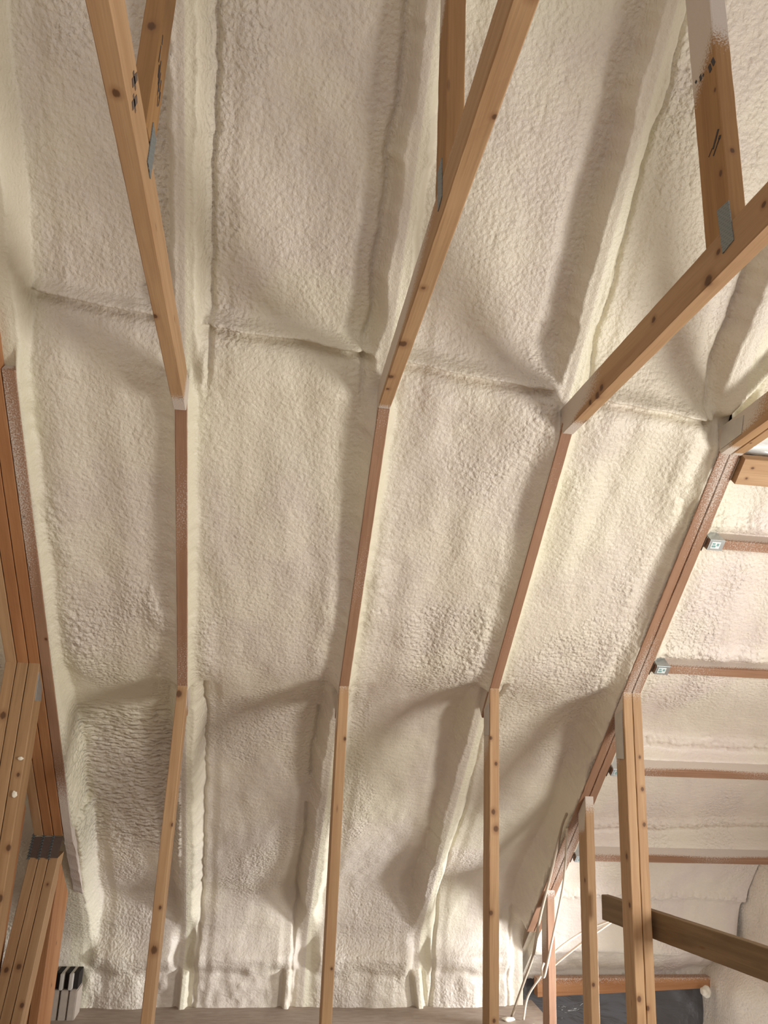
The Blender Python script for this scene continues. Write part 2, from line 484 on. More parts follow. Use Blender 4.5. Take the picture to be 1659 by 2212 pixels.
def foam_object(name, u0, u1, s0, s1, du, label, mat, right=False, group=None):
    nu = max(2, int(round((u1 - u0) / du)) + 1); ns = max(2, int(round((s1 - s0) / du)) + 1)
    u, s = np.meshgrid(np.linspace(u0, u1, nu), np.linspace(s0, s1, ns))
    w, near, upper, lower = foam_field(u, s, right)
    edge = sst(-0.005, 0.02, near)
    # bubbles: popcorn near timber edges, patches elsewhere
    patch = sst(0.02, 0.3, fbm(u * 3.1, s * 2.0, 61, 3))
    rim = np.exp(-((near - 0.085) / 0.05) ** 2)
    exposed = (1 - upper) * (1 - lower)
    bl = domes(u * 42 + 0.8 * vnoise(u * 20, s * 20, 71), s * 42, 70)
    bm_ = domes(u * 75 + 0.9 * vnoise(u * 40, s * 40, 73), s * 75, 72)
    rip_mask = ((u < -0.36) & (u > -0.82)) * sst(1.35, 1.55, s) * (1 - sst(2.2, 2.45, s))
    rip = domes(u * 19 + 0.7 * vnoise(u * 30, s * 18, 75), s * 36 + 0.9 * vnoise(u * 14, s * 25, 76), 74)
    amp1 = exposed * (0.25 + 0.75 * patch) * (0.32 + 0.9 * rim) * 0.0135
    big = domes(u * 21 + 0.5 * vnoise(u * 11, s * 11, 78), s * 21, 77)
    spot = np.zeros(u.shape)
    for (uc, sc, ru, rs, am) in ((1.345, 0.16, 0.06, 0.17, 0.020), (0.345, 0.62, 0.045, 0.24, 0.017), (0.325, 1.02, 0.03, 0.18, 0.012), (-0.375, 0.05, 0.05, 0.2, 0.010),
                                 (-0.76, 0.45, 0.07, 0.25, 0.009), (0.21, 0.75, 0.05, 0.25, 0.010), (0.80, 0.75, 0.06, 0.3, 0.008), (-0.40, 0.85, 0.05, 0.3, 0.012)):
        spot = np.maximum(spot, am * np.exp(-((u - uc) / ru) ** 2 - ((s - sc) / rs) ** 2))
    amp2 = (0.0024 + 0.0038 * patch + 0.002 * upper) * (1 - 0.55 * lower)
    if right:
        amp1 = 0.0045 * patch + 0.022 * np.exp(-((np.mod(s + 0.025, 0.608) - 0.3) / 0.035) ** 2)
        rip_mask = rip_mask * 0
    w = w - edge * (spot * np.maximum(big, 0.75 * bl) + amp1 * bl + amp2 * bm_ + 0.011 * rip_mask * rip)
    if right:
        for ps in PURLIN_S:
            dp = np.abs(s - ps) - 0.019
            D = w
            q = np.clip(1 - dp / 0.05, 0, 1)
            w = np.where(dp < 0.10, np.where(s > ps, w - (w - 0.012) * q ** 2.4, w - (w - 0.055) * q ** 4), w)
            w = np.where(dp < 0.0, 0.05, w)
    y, z, ny, nz = base_curve(s)
    if right:
        y = Y0 + s * CA; z = Z0 - s * SA; ny = s * 0 + SA; nz = s * 0 + CA
    co = np.stack([u, y + w * ny, z + w * nz + H], -1).reshape(-1, 3).astype(np.float32)
    idx = np.arange(nu * ns).reshape(ns, nu)
    quads = np.stack([idx[:-1, :-1], idx[:-1, 1:], idx[1:, 1:], idx[1:, :-1]], -1).reshape(-1, 4)
    o = grid_mesh(name, co, quads, mat)
    sgn = np.zeros(u.shape)
    for (xr, hw, _a, _b, _c) in RAFT:
        sgn = np.where((u - xr > 0) & (u - xr < 0.16 + hw), 1.0, sgn)  # yellow fillet tint kept to lit flanks, so light is painted into the colour
    tint = np.clip(np.exp(-(np.clip(near, 0, 1) / 0.05) ** 2) * 0.9 * sgn + 0.5 * sst(0.05, 0.3, fbm(u * 2, s * 1.6, 81, 2)), 0, 1)
    lump = np.clip(0.52 * exposed + 0.58 * upper + 0.26 * lower + 0.40 * (patch - 0.5), 0.05, 1.0) * (0.25 + 0.75 * sst(0.0, 0.05, near))
    for nm, arr in (('tint', tint), ('lump', lump), ('ripple', rip_mask * edge + 0.12 * lower)):
        at = o.data.attributes.new(nm, 'FLOAT', 'POINT')
        at.data.foreach_set('value', arr.reshape(-1).astype(np.float32))
    o['label'] = label; o['kind'] = 'structure'
    if group: o['group'] = group
    return o
def grid_mesh(name, co, quads, mat, smooth=True):
    me = bpy.data.meshes.new(name)
    nq = len(quads)
    me.vertices.add(len(co)); me.vertices.foreach_set('co', co.reshape(-1))
    me.loops.add(nq * 4); me.loops.foreach_set('vertex_index', quads.reshape(-1).astype(np.int32))
    me.polygons.add(nq)
    me.polygons.foreach_set('loop_start', (np.arange(nq) * 4).astype(np.int32))
    me.polygons.foreach_set('use_smooth', np.full(nq, smooth))
    me.update(calc_edges=True); me.validate()
    me.materials.append(mat)
    o = bpy.data.objects.new(name, me); COL.objects.link(o)
    return o

PURLIN_S = [0.345, 0.95, 1.558, 2.178]
S_BLOCK = 0.045
GR = 'foam filled rafter bays of the sloped ceiling'
foam_object('ceiling', -1.58, -0.893, -2.6, 3.42, 0.012, 'foam coated bay of the slope beyond the stacked girder truss at far left', M_FOAM, group=GR)
foam_object('ceiling', -0.893, -0.34, -2.0, 3.42, 0.0048, 'foam filled slope bay between the stacked girder truss and the first single truss, rippled at the bottom', M_FOAM, group=GR)
foam_object('ceiling', -0.34, 0.277, -2.0, 3.42, 0.0048, 'smooth foam filled slope bay between the first and second single trusses from the left', M_FOAM, group=GR)
foam_object('ceiling', 0.277, 0.875, -2.0, 3.42, 0.0048, 'foam filled slope bay between the second and third single trusses from the left', M_FOAM, group=GR)
foam_object('ceiling', 0.875, 1.447, -2.0, 3.42, 0.0048, 'bright foam filled slope bay between the third single truss and the double truss', M_FOAM, group=GR)
foam_object('ceiling', 1.447, 2.66, -2.0, -0.045, 0.007, 'foam coated upper slope right of the double truss, above the wooden block', M_FOAM, right=True, group=GR)
foam_object('ceiling', 1.447, 2.66, 0.0, 3.46, 0.006, 'pale foam on the slope around the horizontal purlins at right', M_FOAM_R, right=True, group=GR)

# unseen roof deck, added to block outside light, and the rest of the shell
M_DECK = wood_material('deck_boards', (0.42, 0.28, 0.15), (0.32, 0.20, 0.10))
dk0 = P0(-2.7, 0.30); dk1 = P0(3.6, 0.30)
tag(lumber('ceiling', (0.5, dk0[0], dk0[1]), (0.5, dk1[0], dk1[1]), (0.5, dk0[0] + 0.02 * SA, dk0[1] + 0.02 * CA), (0.5, dk1[0] + 0.02 * SA, dk1[1] + 0.02 * CA), XN, 4.6, None, seg=1.0, mat=M_DECK),
    'unseen plywood roof deck above the foam, blocking outside light', kind='structure')

def floor_material():
    mt, nt, b = new_mat('subfloor'); n = N(nt)
    tc = n('ShaderNodeTexCoord').outputs['Object']
    mp = n('ShaderNodeMapping', {'Vector': tc, 'Scale': (6, 30, 6)}).outputs[0]
    g = n('ShaderNodeTexNoise', {'Vector': mp, 'Scale': 2.0, 'Detail': 6.0}).outputs[0]
    d = n('ShaderNodeTexNoise', {'Vector': tc, 'Scale': 14.0, 'Detail': 5.0}).outputs[0]
    c = n.mix(n.ramp(g, 0.3, 0.7), (0.40, 0.32, 0.26), (0.31, 0.24, 0.19))
    c = n.mix(n.math('MULTIPLY', n.ramp(d, 0.5, 0.8), 0.6), c, (0.42, 0.36, 0.31))
    nt.links.new(c, b.inputs['Base Color']); b.inputs['Roughness'].default_value = 0.75
    return mt
M_FLOOR = floor_material()
bm = bmesh.new()
outl = [(-1.9, -2.6), (2.72, -2.6), (2.72, 3.3), (1.50, 3.3), (1.52, 4.56), (-1.9, 4.60)]
va = [bm.verts.new((x, y, -0.0)) for x, y in outl]; vb = [bm.verts.new((x, y, -0.03)) for x, y in outl]
bm.faces.new(va); bm.faces.new(list(reversed(vb)))
for i in range(len(outl)):
    bm.faces.new((va[i], va[(i + 1) % 6], vb[(i + 1) % 6], vb[i]))
tag(finish('floor', bm, M_FLOOR), 'dusty brown subfloor boards below the slope', kind='structure')

# right gable wall, foam coated, with the window that lights the room
WX = 2.66
WIN = (0.88, 1.60, -0.78, 0.02)
ys = np.arange(-0.6, 5.1, 0.025); zs = np.arange(-2.2, 2.4, 0.025)
gy, gz = np.meshgrid(ys, zs)
lum = domes(gy * 16, gz * 16, 91)
gx = WX + 0.05 * fbm(gy * 3, gz * 3, 90, 3) - 0.012 * lum - 0.05 * np.exp(-((gy - 4.02) / 0.035) ** 4) * (gz < -0.86) + 0.03
gx = gx - 0.10 * (1 - sst(-1.32, -1.12, gz)) * sst(4.0, 4.3, gy)
win_m = (gy > WIN[0]) & (gy < WIN[1]) & (gz > WIN[2]) & (gz < WIN[3])
gx = np.where(np.abs(gy - 1.24) < 0.48, np.maximum(gx, WX), gx)
co = np.stack([gx, gy, gz + H], -1).reshape(-1, 3).astype(np.float32)
idx = np.arange(gx.size).reshape(gx.shape)
keep = ~(win_m[:-1, :-1] | win_m[1:, 1:])
q = np.stack([idx[:-1, :-1], idx[:-1, 1:], idx[1:, 1:], idx[1:, :-1]], -1)[keep].reshape(-1, 4)
o = grid_mesh('wall_right', co, q, M_FOAM_R)
for nm, vv in (('tint', 0.4), ('lump', 0.35), ('ripple', 0.0)):
    at = o.data.attributes.new(nm, 'FLOAT', 'POINT'); at.data.foreach_set('value', np.full(len(co), vv, dtype=np.float32))
tag(o, 'foam coated end wall in the lower right corner', kind='structure')
wl = box('ambient_blocker_left', (-1.68, -2.6, -1.40), (-1.60, 4.6, 2.6), M_FOAM)  # unseen wall, added to hold ambient light off the left bays
tag(wl, 'unseen wall added at far left to block ambient light', kind='structure')
fr = bpy.data.objects.new('window_1', None); COL.objects.link(fr); fr.location = (WX, 1.24, -0.78 + H)
tag(fr, 'window in the end wall', kind='structure')
M_FRAME = flat_mat('window_frame_white', (0.75, 0.74, 0.72), 0.4)
for (a, b_) in (((WIN[0] - .06, WIN[2] - .06), (WIN[0], WIN[3] + .06)), ((WIN[1], WIN[2] - .06), (WIN[1] + .06, WIN[3] + .06)),
                ((WIN[0], WIN[2] - .06), (WIN[1], WIN[2])), ((WIN[0], WIN[3]), (WIN[1], WIN[3] + .06))):
    box('window_frame', (WX - 0.02, a[0], a[1]), (WX + 0.08, b_[0], b_[1]), M_FRAME, fr)

# ------------------------------------------------------------------ roof trusses
def sp_none(*a): return 0.0
def member(parent, x, sa, sb, args, spray=None, knots=(), th=0.0376, dep=0.14):
    sa = sa - 0.055 if sa > -0.05 else sa
    a, b = P0(sa), P0(sb); c, d = P0(sa, dep), P0(sb, dep)
    return lumber('rafter', (x, *a), (x, *b), (x, *c), (x, *d), XN, th, args, parent, spray, knots, wav=0.0004)
def joist(parent, x, pa, pb, args, spray=None, knots=(), dep=0.087, ext=0.16, th=0.038):
    """bottom edge from pa (at the roof) toward the room pb; (y, z) pairs."""
    dy, dz = pb[0] - pa[0], pb[1] - pa[1]; L = math.hypot(dy, dz); dy /= L; dz /= L
    ny, nz = dz, -dy
    if nz < 0: ny, nz = -ny, -nz
    ext_b = 0.12
    p1 = (x, pb[0] + dy * 2.2, pb[1] + dz * 2.2); q1 = (x, p1[1] + ny * dep, p1[2] + nz * dep)
    p0 = (x, pa[0], pa[1])
    # the far end is cut along the roof slope and runs on into the foam
    p0 = (x, pa[0] - dy * 0.0, pa[1] - dz * 0.0)
    q0 = (x, pa[0] - CA * dep / SA * 0.9, pa[1] + dep)
    q0 = (x, pa[0] - CA * (dep / SA) + 0.10, pa[1] + dep)
    return lumber('ceiling_joist', p0, p1, q0, q1, XN, th, args, parent, spray, knots, wav=0.0004)
def stud(parent, x, yf, args, spray=None, knots=(), top=None, dep=0.089, name='stud', th=0.038, bot=-1.40):
    zt = zP0(yf); zb = zP0(yf + dep)
    return lumber(name, (x, yf, bot), (x, yf, zt), (x, yf + dep, bot), (x, yf + dep, zb), XN, th, args, parent, spray, knots, wav=0.0004)
def web(parent, x, y0, y1, z0, args, spray=None, knots=(), th=0.038):
    return lumber('web', (x, y0, z0), (x, y0, zP0(y0, 0.10)), (x, y1, z0), (x, y1, zP0(y1, 0.10)), XN, th, args, parent, spray, knots, wav=0.0004)

# spray functions: (distance along, fraction p->q, side, world point)
def sp_joist(reach_bottom, reach_side, left_only=True, top=0.0):
    def f(t, fr_, sd, p):
        side = 1 - min(1, t / reach_side) if reach_side else 0
        bot = 1 - min(1, t / reach_bottom)
        on_side = fr_ > 0.02
        if on_side and sd < 0: return max(0.0, min(1, side * 1.25 * (0.55 + 0.6 * fr_)) + top * fr_)
        return max(0.0, min(1, bot * 1.1))
    return f
def sp_rafter(a=0.22, b=0.0):
    def f(t, fr_, sd, p):
        if fr_ > 0.05: return 1.0
        return a + 0.10 * math.sin(t * 9.0 + p.x * 7) + b
    return f
def sp_web(z0, z1):
    def f(t, fr_, sd, p):
        z = p.z - H
        k = (z - z0) / (z1 - z0) + (0.5 * (fr_ - 0.5) if sd < 0 else -0.2)
        return max(0.0, min(1, k))
    return f
def sp_stud(ztop, reach=0.25, side=-1):
    def f(t, fr_, sd, p):
        d = ztop - (p.z - H)
        if fr_ < 0.02: return max(0, 0.30 * (1 - d / 0.05))
        if sd == side: return max(0, min(1, 1.15 * (1 - d / reach) + 0.25 * fr_))
        return max(0, min(1, 1.1 * (1 - d / 0.12)))
    return f

# --- first single truss
x = TR[0][0]
t1 = thing('roof_truss', (x, 3.13, -1.40), 'leftmost of the three single pine roof trusses, its joist leaning upper left', 'roof truss', 'pine roof trusses')
member(t1, x, -0.01, 1.32, PINE_RED, sp_rafter(0.27))
joist(t1, x, (2.225, 0.893), (0.97, 1.036), PINE, sp_joist(0.13, 0.16), knots=[((x, 1.13, 1.017), 0.008), ((x - .015, 1.76, 0.946), 0.008), ((x + .01, 2.16, 0.90), 0.007)])
stud(t1, x, 3.088, PINE, sp_stud(0.11, 0.18), knots=[((x - .010, 3.088, 0.085), 0.013), ((x + .006, 3.088, -0.655), 0.006), ((x, 3.088, -0.79), 0.013), ((x + .018, 3.088, -0.38), 0.007)])
w1 = web(t1, x, 1.285, 1.375, 1.09, PINE_OCHRE, sp_web(1.62, 1.72), knots=[((x, 1.285, 1.33), 0.010)])
ink('grade_stamp', [((1.300, 1.300), (1.302, 1.262), .004), ((1.310, 1.262), (1.313, 1.235), .005), ((1.318, 1.280), (1.322, 1.225), .004), ((1.330, 1.262), (1.328, 1.205), .004),
                    ((1.322, 1.232), (1.336, 1.222), .006), ((1.342, 1.255), (1.345, 1.214), .004), ((1.334, 1.208), (1.341, 1.190), .005), ((1.352, 1.235), (1.350, 1.200), .003), ((1.303, 1.33), (1.306, 1.31), .004)], x + 0.0192, 1, w1)
pl = sheet('nail_plate_or_shade', [(x + .0193, 1.324, 1.136), (x + .0193, 1.366, 1.130), (x + .0193, 1.366, 1.036), (x + .0193, 1.324, 1.043)], (1, 0, 0), 0.0018, M_PLATE, t1)
for k, (yy, zz) in enumerate(((1.157, 1.074), (1.178, 1.045))):
    ink('ink_mark', [((yy - .012, zz - .018), (yy + .010, zz + .020), .014), ((yy - .016, zz + .004), (yy + .014, zz - .006), .008)], x + 0.0192, 1, t1, M_PLATE_R)

# --- second single truss
x = TR[1][0]
t2 = thing('roof_truss', (x, 3.10, -1.40), 'middle of the three single pine roof trusses, its joist rising to top centre', 'roof truss', 'pine roof trusses')
member(t2, x, -0.005, 1.30, PINE_RED, sp_rafter(0.24))
joist(t2, x, (2.235, 0.947), (0.81, 0.982), PINE, sp_joist(0.10, 0.95, top=0.35), knots=[((x + .006, 0.80, 0.98), 0.009), ((x + .014, 1.02, 0.975), 0.0065), ((x - .006, 1.53, 0.96), 0.008), ((x - .010, 1.79, 0.955), 0.014), ((x - .012, 1.98, 0.950), 0.010), ((x - .008, 2.06, 0.948), 0.007)])
stud(t2, x, 3.060, PINE, sp_stud(0.12, 0.20), knots=[((x + .014, 3.06, -0.055), 0.007), ((x + .008, 3.06, -0.84), 0.005)])
w2 = web(t2, x, 1.255, 1.345, 1.055, PINE_OCHRE, sp_web(1.42, 1.62))
sheet('nail_plate_or_shade', [(x - .0193, 1.318, 1.102), (x - .0193, 1.280, 1.108), (x - .0193, 1.270, 1.008), (x - .0193, 1.306, 1.000)], (-1, 0, 0), 0.0018, M_PLATE, t2)

# --- third single truss
x = TR[2][0]
t3 = thing('roof_truss', (x, 3.08, -1.40), 'rightmost of the three single pine roof trusses, with a stamped web board at upper right', 'roof truss', 'pine roof trusses')
member(t3, x, -0.018, 1.26, PINE_RED, sp_rafter(0.17))
joist(t3, x, (2.205, 0.924), (1.14, 0.938), PINE, sp_joist(0.16, 0.42), knots=[((x - .019, 1.30, 0.985), 0.008), ((x - .019, 1.585, 0.985), 0.009), ((x - .019, 1.145, 0.985), 0.007), ((x - .019, 1.345, 0.945), 0.014), ((x - .019, 1.90, 0.945), 0.012), ((x - .019, 1.93, 0.935), 0.012), ((x - .019, 1.98, 0.935), 0.009)])
stud(t3, x, 3.040, PINE, sp_stud(0.15, 0.32), knots=[((x - .015, 3.04, -0.03), 0.007), ((x + .006, 3.04, -0.125), 0.007), ((x - .004, 3.04, -0.30), 0.010), ((x + .006, 3.04, -0.36), 0.011), ((x - .012, 3.04, -0.65), 0.009), ((x, 3.04, -1.0), 0.007)])
w3 = web(t3, x, 1.250, 1.345, 1.015, PINE_OCHRE, sp_web(1.36, 1.56), knots=[((x - .019, 1.262, 1.365), 0.005), ((x - .019, 1.268, 1.155), 0.007), ((x, 1.25, 1.20), 0.006)])
ink('pencil_dashes', [((1.287, 1.232), (1.262, 1.262), .006), ((1.288, 1.215), (1.262, 1.238), .004), ((1.262, 1.236), (1.258, 1.243), .008), ((1.305, 1.226), (1.289, 1.236), .002)], x - 0.0192, -1, w3)
ink('grade_stamp', [
                    ((1.330, 1.455), (1.326, 1.447), .006), ((1.310, 1.452), (1.308, 1.437), .008), ((1.300, 1.444), (1.297, 1.438), .006), ((1.274, 1.444), (1.270, 1.424), .009), ((1.262, 1.448), (1.255, 1.428), .010)], x - 0.0192, -1, w3)
sheet('nail_plate_or_shade', [(x - .0193, 1.290, 1.078), (x - .0193, 1.248, 1.072), (x - .0193, 1.243, 0.975), (x - .0193, 1.284, 0.970)], (-1, 0, 0), 0.0018, M_PLATE, t3)
def coated_plate(parent, x, y, z0, z1, dep=0.07):
    sheet('nail_plate_or_shade', [(x - .0193, y + .004, z1), (x - .0193, y + dep, z1 - 0.02), (x - .0193, y + dep, z0), (x - .0193, y + .004, z0)], (-1, 0, 0), 0.004, M_PLATE_F, parent)
coated_plate(t3, x, 3.045, -0.02, 0.10)

# --- double truss at right
x = DBL[0]
td = thing('double_roof_truss', (x, 3.08, -1.40), 'double pine roof truss of two boards side by side, left of the purlins', 'roof truss')
def sp_dbl(t, fr_, sd, p):
    if fr_ > 0.05: return 1.0 if sd < 0 else 0.55
    return 0.30 + 0.13 * math.sin(t * 6 + 1) + (0.10 if sd * (p.x - DBL[0]) < 0 else -0.05)
for xx in (x - 0.0198, x + 0.0198):
    member(td, xx, -0.012, 2.80, PINE_RED, sp_dbl, th=0.0366)
    joist(td, xx, (2.225, 0.912), (1.9, 0.935), PINE, sp_joist(0.10, 0.40) if xx < x else sp_joist(0.02, 0.05), knots=[] if xx < x else [((xx - .01, 2.13, 0.917), 0.004)], th=0.037)
    stud(td, xx, 3.030, PINE, sp_stud(0.14, 0.30 if xx < x else 0.0001), th=0.037,
         knots=[((xx - .0185, 3.06, -0.45), 0.010), ((xx - .0185, 3.05, -0.62), 0.009), ((xx - .006, 3.03, -0.93), 0.010), ((xx - .0185, 3.08, -0.08), 0.009)] if xx < x else
               [((xx, 3.03, -0.08), 0.006), ((xx + .005, 3.03, -0.20), 0.008), ((xx + .006, 3.03, -0.33), 0.008), ((xx - .014, 3.03, -0.96), 0.009)])
bm_pts = [(x - .0389, 2.225 - .005, 0.925), (x - .0389, 2.10, 0.935), (x - .0389, 2.08, 0.99), (x - .0389, 2.20, 1.00)]
sheet('nail_plate_or_shade', bm_pts, (-1, 0, 0), 0.0018, M_PLATE_F, td)
coated_plate(td, x - 0.0198, 3.04, -0.09, 0.10)

# --- stacked girder truss at far left
tg = thing('girder_truss', (-0.91, 3.4, -1.40), 'stacked girder truss of orange pine boards along the left edge', 'roof truss')
PL = [-0.955, -0.914, -0.873]        # three bare plies, then the foam-splashed outer one
def sp_ply(t, fr_, sd, p): return 0.05
for i, xx in enumerate(PL):
    member(tg, xx, -0.25, 2.09, PINE_ORANGE if i else PINE, None, th=0.0385)
def sp_outer(t, fr_, sd, p):
    if fr_ > 0.05: return 1.0
    return min(1.0, 0.36 + 0.16 * math.sin(t * 3.3 + 0.4) + 0.9 * max(0, t - 1.75) - (0.14 if p.x > -0.83 and t < 1.6 else 0.0))
a = -0.8325
member(tg, a, -0.07, 2.14, PINE_RED, sp_outer, th=0.038, knots=[((a + .012, P0(0.96)[0], P0(0.96)[1]), 0.006), ((a - .01, P0(0.44)[0], P0(0.44)[1]), 0.005)])
g0, g1 = P0(2.13), P0(3.02, 0.075); h0, h1 = P0(2.13, 0.12), P0(3.02, 0.19)
lumber('rafter', (a, *g0), (a, *g1), (a, *h0), (a, *h1), XN, 0.042, PINE_RED, tg, lambda *q: 1.0, wav=0.002)
for i, xx in enumerate(PL):
    stud(tg, xx, 3.030, PINE_DIM, None, name='stud', th=0.0385,
         knots=[[((xx + .004, 3.03, -0.02), 0.012)], [((xx, 3.03, -0.75), 0.008)], [((xx + .006, 3.03, -0.22), 0.007), ((xx + .012, 3.03, -0.46), 0.010), ((xx + .010, 3.03, -0.62), 0.012)]][i])
    # leaning web from the heel plate down toward the room
    wy, wz = 3.744, -0.602; ly, lz = 3.42, -1.40
    lumber('web', (xx, ly, lz), (xx, wy, wz), (xx, ly + 0.097, lz), (xx, wy + 0.09, wz + 0.01), XN, 0.0385, PINE, tg, None,
           [[((xx, 3.585, -0.99), 0.010)], [((xx + .004, 3.59, -0.98), 0.011)], [((xx, 3.70, -0.70), 0.007), ((xx + .008, 3.54, -1.10), 0.009)]][i], wav=0.0004)
    lumber('stud', (xx, 3.79, -1.40), (xx, 3.79, -0.62), (xx, 4.03, -1.40), (xx, 4.03, -0.80), XN, 0.0385, PINE_ORANGE, tg, None, [((xx + .019, 3.93, -0.98), 0.006), ((xx + .019, 3.95, -1.15), 0.006)] if i == 2 else ())
# dark toothed plates folded into the gaps at the heel of the stack
for i, xx in enumerate((-0.976, -0.9345, -0.8935)):
    a0, a1 = P0(2.03, -0.004), P0(2.11, -0.004)
    bm = bmesh.new()
    for k in range(9):
        zz = 0.012 * k
        pts = [(-0.010, 0, zz), (0.010, 0, zz), (0.010, 0.012, zz + 0.008), (-0.010, 0.012, zz + 0.008)]
        lo = [bm.verts.new(p) for p in pts]; hi = [bm.verts.new((p[0] * 0.3, p[1] - 0.012, p[2] + 0.004)) for p in pts]
        bm.faces.new(lo); bm.faces.new(hi)
        for j in range(4): bm.faces.new((lo[j], lo[(j + 1) % 4], hi[(j + 1) % 4], hi[j]))
    mw = Matrix.Translation((xx, 3.742, H - 0.612)) @ Matrix.Rotation(math.radians(-22), 4, 'X')
    finish('nail_plate_or_shade', bm, M_PLATE, tg, mw=mw)
for xx in PL:
    sheet('nail_plate_or_shade', [(xx - .0185, 3.772, -0.526), (xx + .0185, 3.772, -0.526), (xx + .0185, 3.742, -0.603), (xx - .0185, 3.742, -0.603)], (0, -SA, -CA), 0.002, M_PLATE_R, tg)  # dark quads painted as plates and the shaded gap between board ends
sheet('nail_plate_or_shade', [(-0.8535, 3.034, 0.140), (-0.8535, 3.100, 0.085), (-0.8535, 3.115, 0.038), (-0.8535, 3.038, 0.036)], (1, 0, 0), 0.0018, M_STEEL, tg)
# foam-coated heel ends; black boxes painted as the shade in their open slots
for i, xx in enumerate((-0.908, -0.866, -0.826)):
    box('heel_block_or_shade', (xx - .018, 4.30, -1.42), (xx + .018, 4.42, -1.275), M_HEEL, tg, 0.004)
    box('heel_block_or_shade', (xx - .012, 4.325, -1.275), (xx + .012, 4.42, -1.205), M_GAP_SHADE, tg, 0.001)
    if i < 2: box('heel_plate', (xx + .012, 4.30, -1.275), (xx + .030, 4.42, -1.205), M_PLATE_F, tg, 0.003)
def blob(name, c, r, mat, parent=None, seed=0, squash=(1, 1, 1)):
    bm = bmesh.new(); bmesh.ops.create_icosphere(bm, subdivisions=3, radius=1)
    rg = random.Random(seed); ph = [rg.uniform(0, 6) for _ in range(6)]
    for v in bm.verts:
        p = v.co.copy()
        k = 1 + 0.18 * math.sin(3 * p.x + ph[0]) * math.sin(3.3 * p.y + ph[1]) + 0.14 * math.sin(5 * p.z + ph[2]) * math.sin(4.4 * p.x + ph[3])
        v.co = Vector((p.x * squash[0], p.y * squash[1], p.z * squash[2])) * r * k
    return finish(name, bm, mat, parent, True, Matrix.Translation((c[0], c[1], c[2] + H)))
blob('foam_drip', (-0.866, 3.026, -0.165), 0.009, M_CRUMB, tg, 1, (1, .5, .8))
blob('foam_drip', (-0.868, 3.026, -0.285), 0.009, M_CRUMB, tg, 2, (1, .5, 1.2))

# --- studs behind the girder and under the double truss
for i, xx in enumerate((-1.008, -1.050)):
    s_ = stud(None, xx, 3.55, PINE_ORANGE, None, name='wall_stud')
    tag(s_, ['reddish pine stud in the narrow gap behind the girder truss posts, nearer one', 'reddish pine stud behind the girder truss posts, at the very left edge'][i], 'stud', 'wall studs')
s_ = stud(None, 1.446, 3.50, PINE, sp_stud(-0.35, 0.10), name='wall_stud', knots=[((1.428, 3.53, -0.62), 0.008), ((1.44, 3.50, -1.02), 0.008), ((1.428, 3.53, -1.26), 0.006)])
tag(s_, 'taller of two short pine studs standing just left of the double truss post', 'stud', 'wall studs')
s_ = stud(None, 1.446, 4.02, PINE_RED, sp_stud(-0.80, 0.30), name='wall_stud')
tag(s_, 'shortest pine stud at the low end of the double rafter, beside the loose white cables', 'stud', 'wall studs')

# --- brace board across the double truss post
br = lumber('brace_board', (1.470, 3.42, -0.752), (1.742, 1.60, -0.690), (1.470, 3.42, -0.655), (1.742, 1.60, -0.593), (1, 0.15, 0), 0.034, GREY_BROWN + ((('stain', 0.35),),), None, None,
            [((1.575, 2.72, -0.665), 0.009)], wav=0.0004)
tag(br, 'weathered brown board nailed across behind the double truss post at lower right', 'board')

# ------------------------------------------------------------------ purlins and hangers on the right
lab = ['topmost horizontal purlin at right, ending in a metal hanger on the double rafter',
       'second purlin from the top at right, just above the knee of the double truss',
       'third purlin from the top at right, passing behind the double truss post',
       'lowest purlin at right, behind the short stud and the double post']
def sp_purlin(t, fr_, sd, p):
    return 0.9 if fr_ > 0.05 else 0.26 + 0.12 * math.sin(t * 11)
for k, s in enumerate(PURLIN_S):
    pt = thing('purlin', (1.49, *P0(s)), lab[k], 'purlin', 'horizontal purlins hung from the double rafter')
    c = P0(s); d = P0(s, 0.14)
    lumber('board', (1.500, *c), (2.56, *c), (1.500, *d), (2.56, *d), (0, CA, -SA), 0.038, PINE_RED, pt, sp_purlin, wav=0.0004)
    hg = bpy.data.objects.new('joist_hanger', None)
    hg.location = (1.49, c[0], c[1] + H); link(hg, pt)
    e0, e1 = P0(s - 0.021, -0.002), P0(s + 0.021, -0.002)
    sheet('seat', [(1.503, *e0), (1.560, *e0), (1.560, *e1), (1.503, *e1)], (0, -SA, -CA), 0.0018, M_STEEL, hg)
    for sg in (-1, 1):
        f0, f1 = P0(s + sg * 0.0205, -0.002), P0(s + sg * 0.0205, 0.08)
        sheet('side_strap', [(1.503, *f0), (1.560, *f0), (1.545, *f1), (1.503, *f1)], (0, CA * sg, -SA * sg), 0.0016, M_STEEL, hg)
    g0, g1 = P0(s - 0.026, -0.006), P0(s + 0.026, -0.006); 
    sheet('flange', [(1.4865, *P0(s - .030, 0.0)), (1.4865, *P0(s + .030, 0.0)), (1.4865, *P0(s + .030, .07)), (1.4865, *P0(s - .030, .07))], (1, 0, 0), 0.0016, M_PLATE_R, hg)
    h0, h1 = P0(s - 0.015, -0.0042), P0(s + 0.013, -0.0042)
    st_ = sheet('sticker', [(1.512, *h0), (1.545, *h0), (1.545, *h1), (1.512, *h1)], (0, -SA, -CA), 0.0006, M_STICK, hg)
    bm = bmesh.new()
    for (ua, ub, va_, vb_) in ((1.516, 1.526, -0.010, -0.003), (1.516, 1.530, 0.000, 0.008), (1.533, 1.541, -0.009, 0.002)):
        vv = [bm.verts.new((uu, P0(s + sv, -0.0055)[0], P0(s + sv, -0.0055)[1] + H)) for uu, sv in ((ua, va_), (ub, va_), (ub, vb_), (ua, vb_))]
        bm.faces.new(vv)
    finish('print', bm, M_STICKINK, hg)
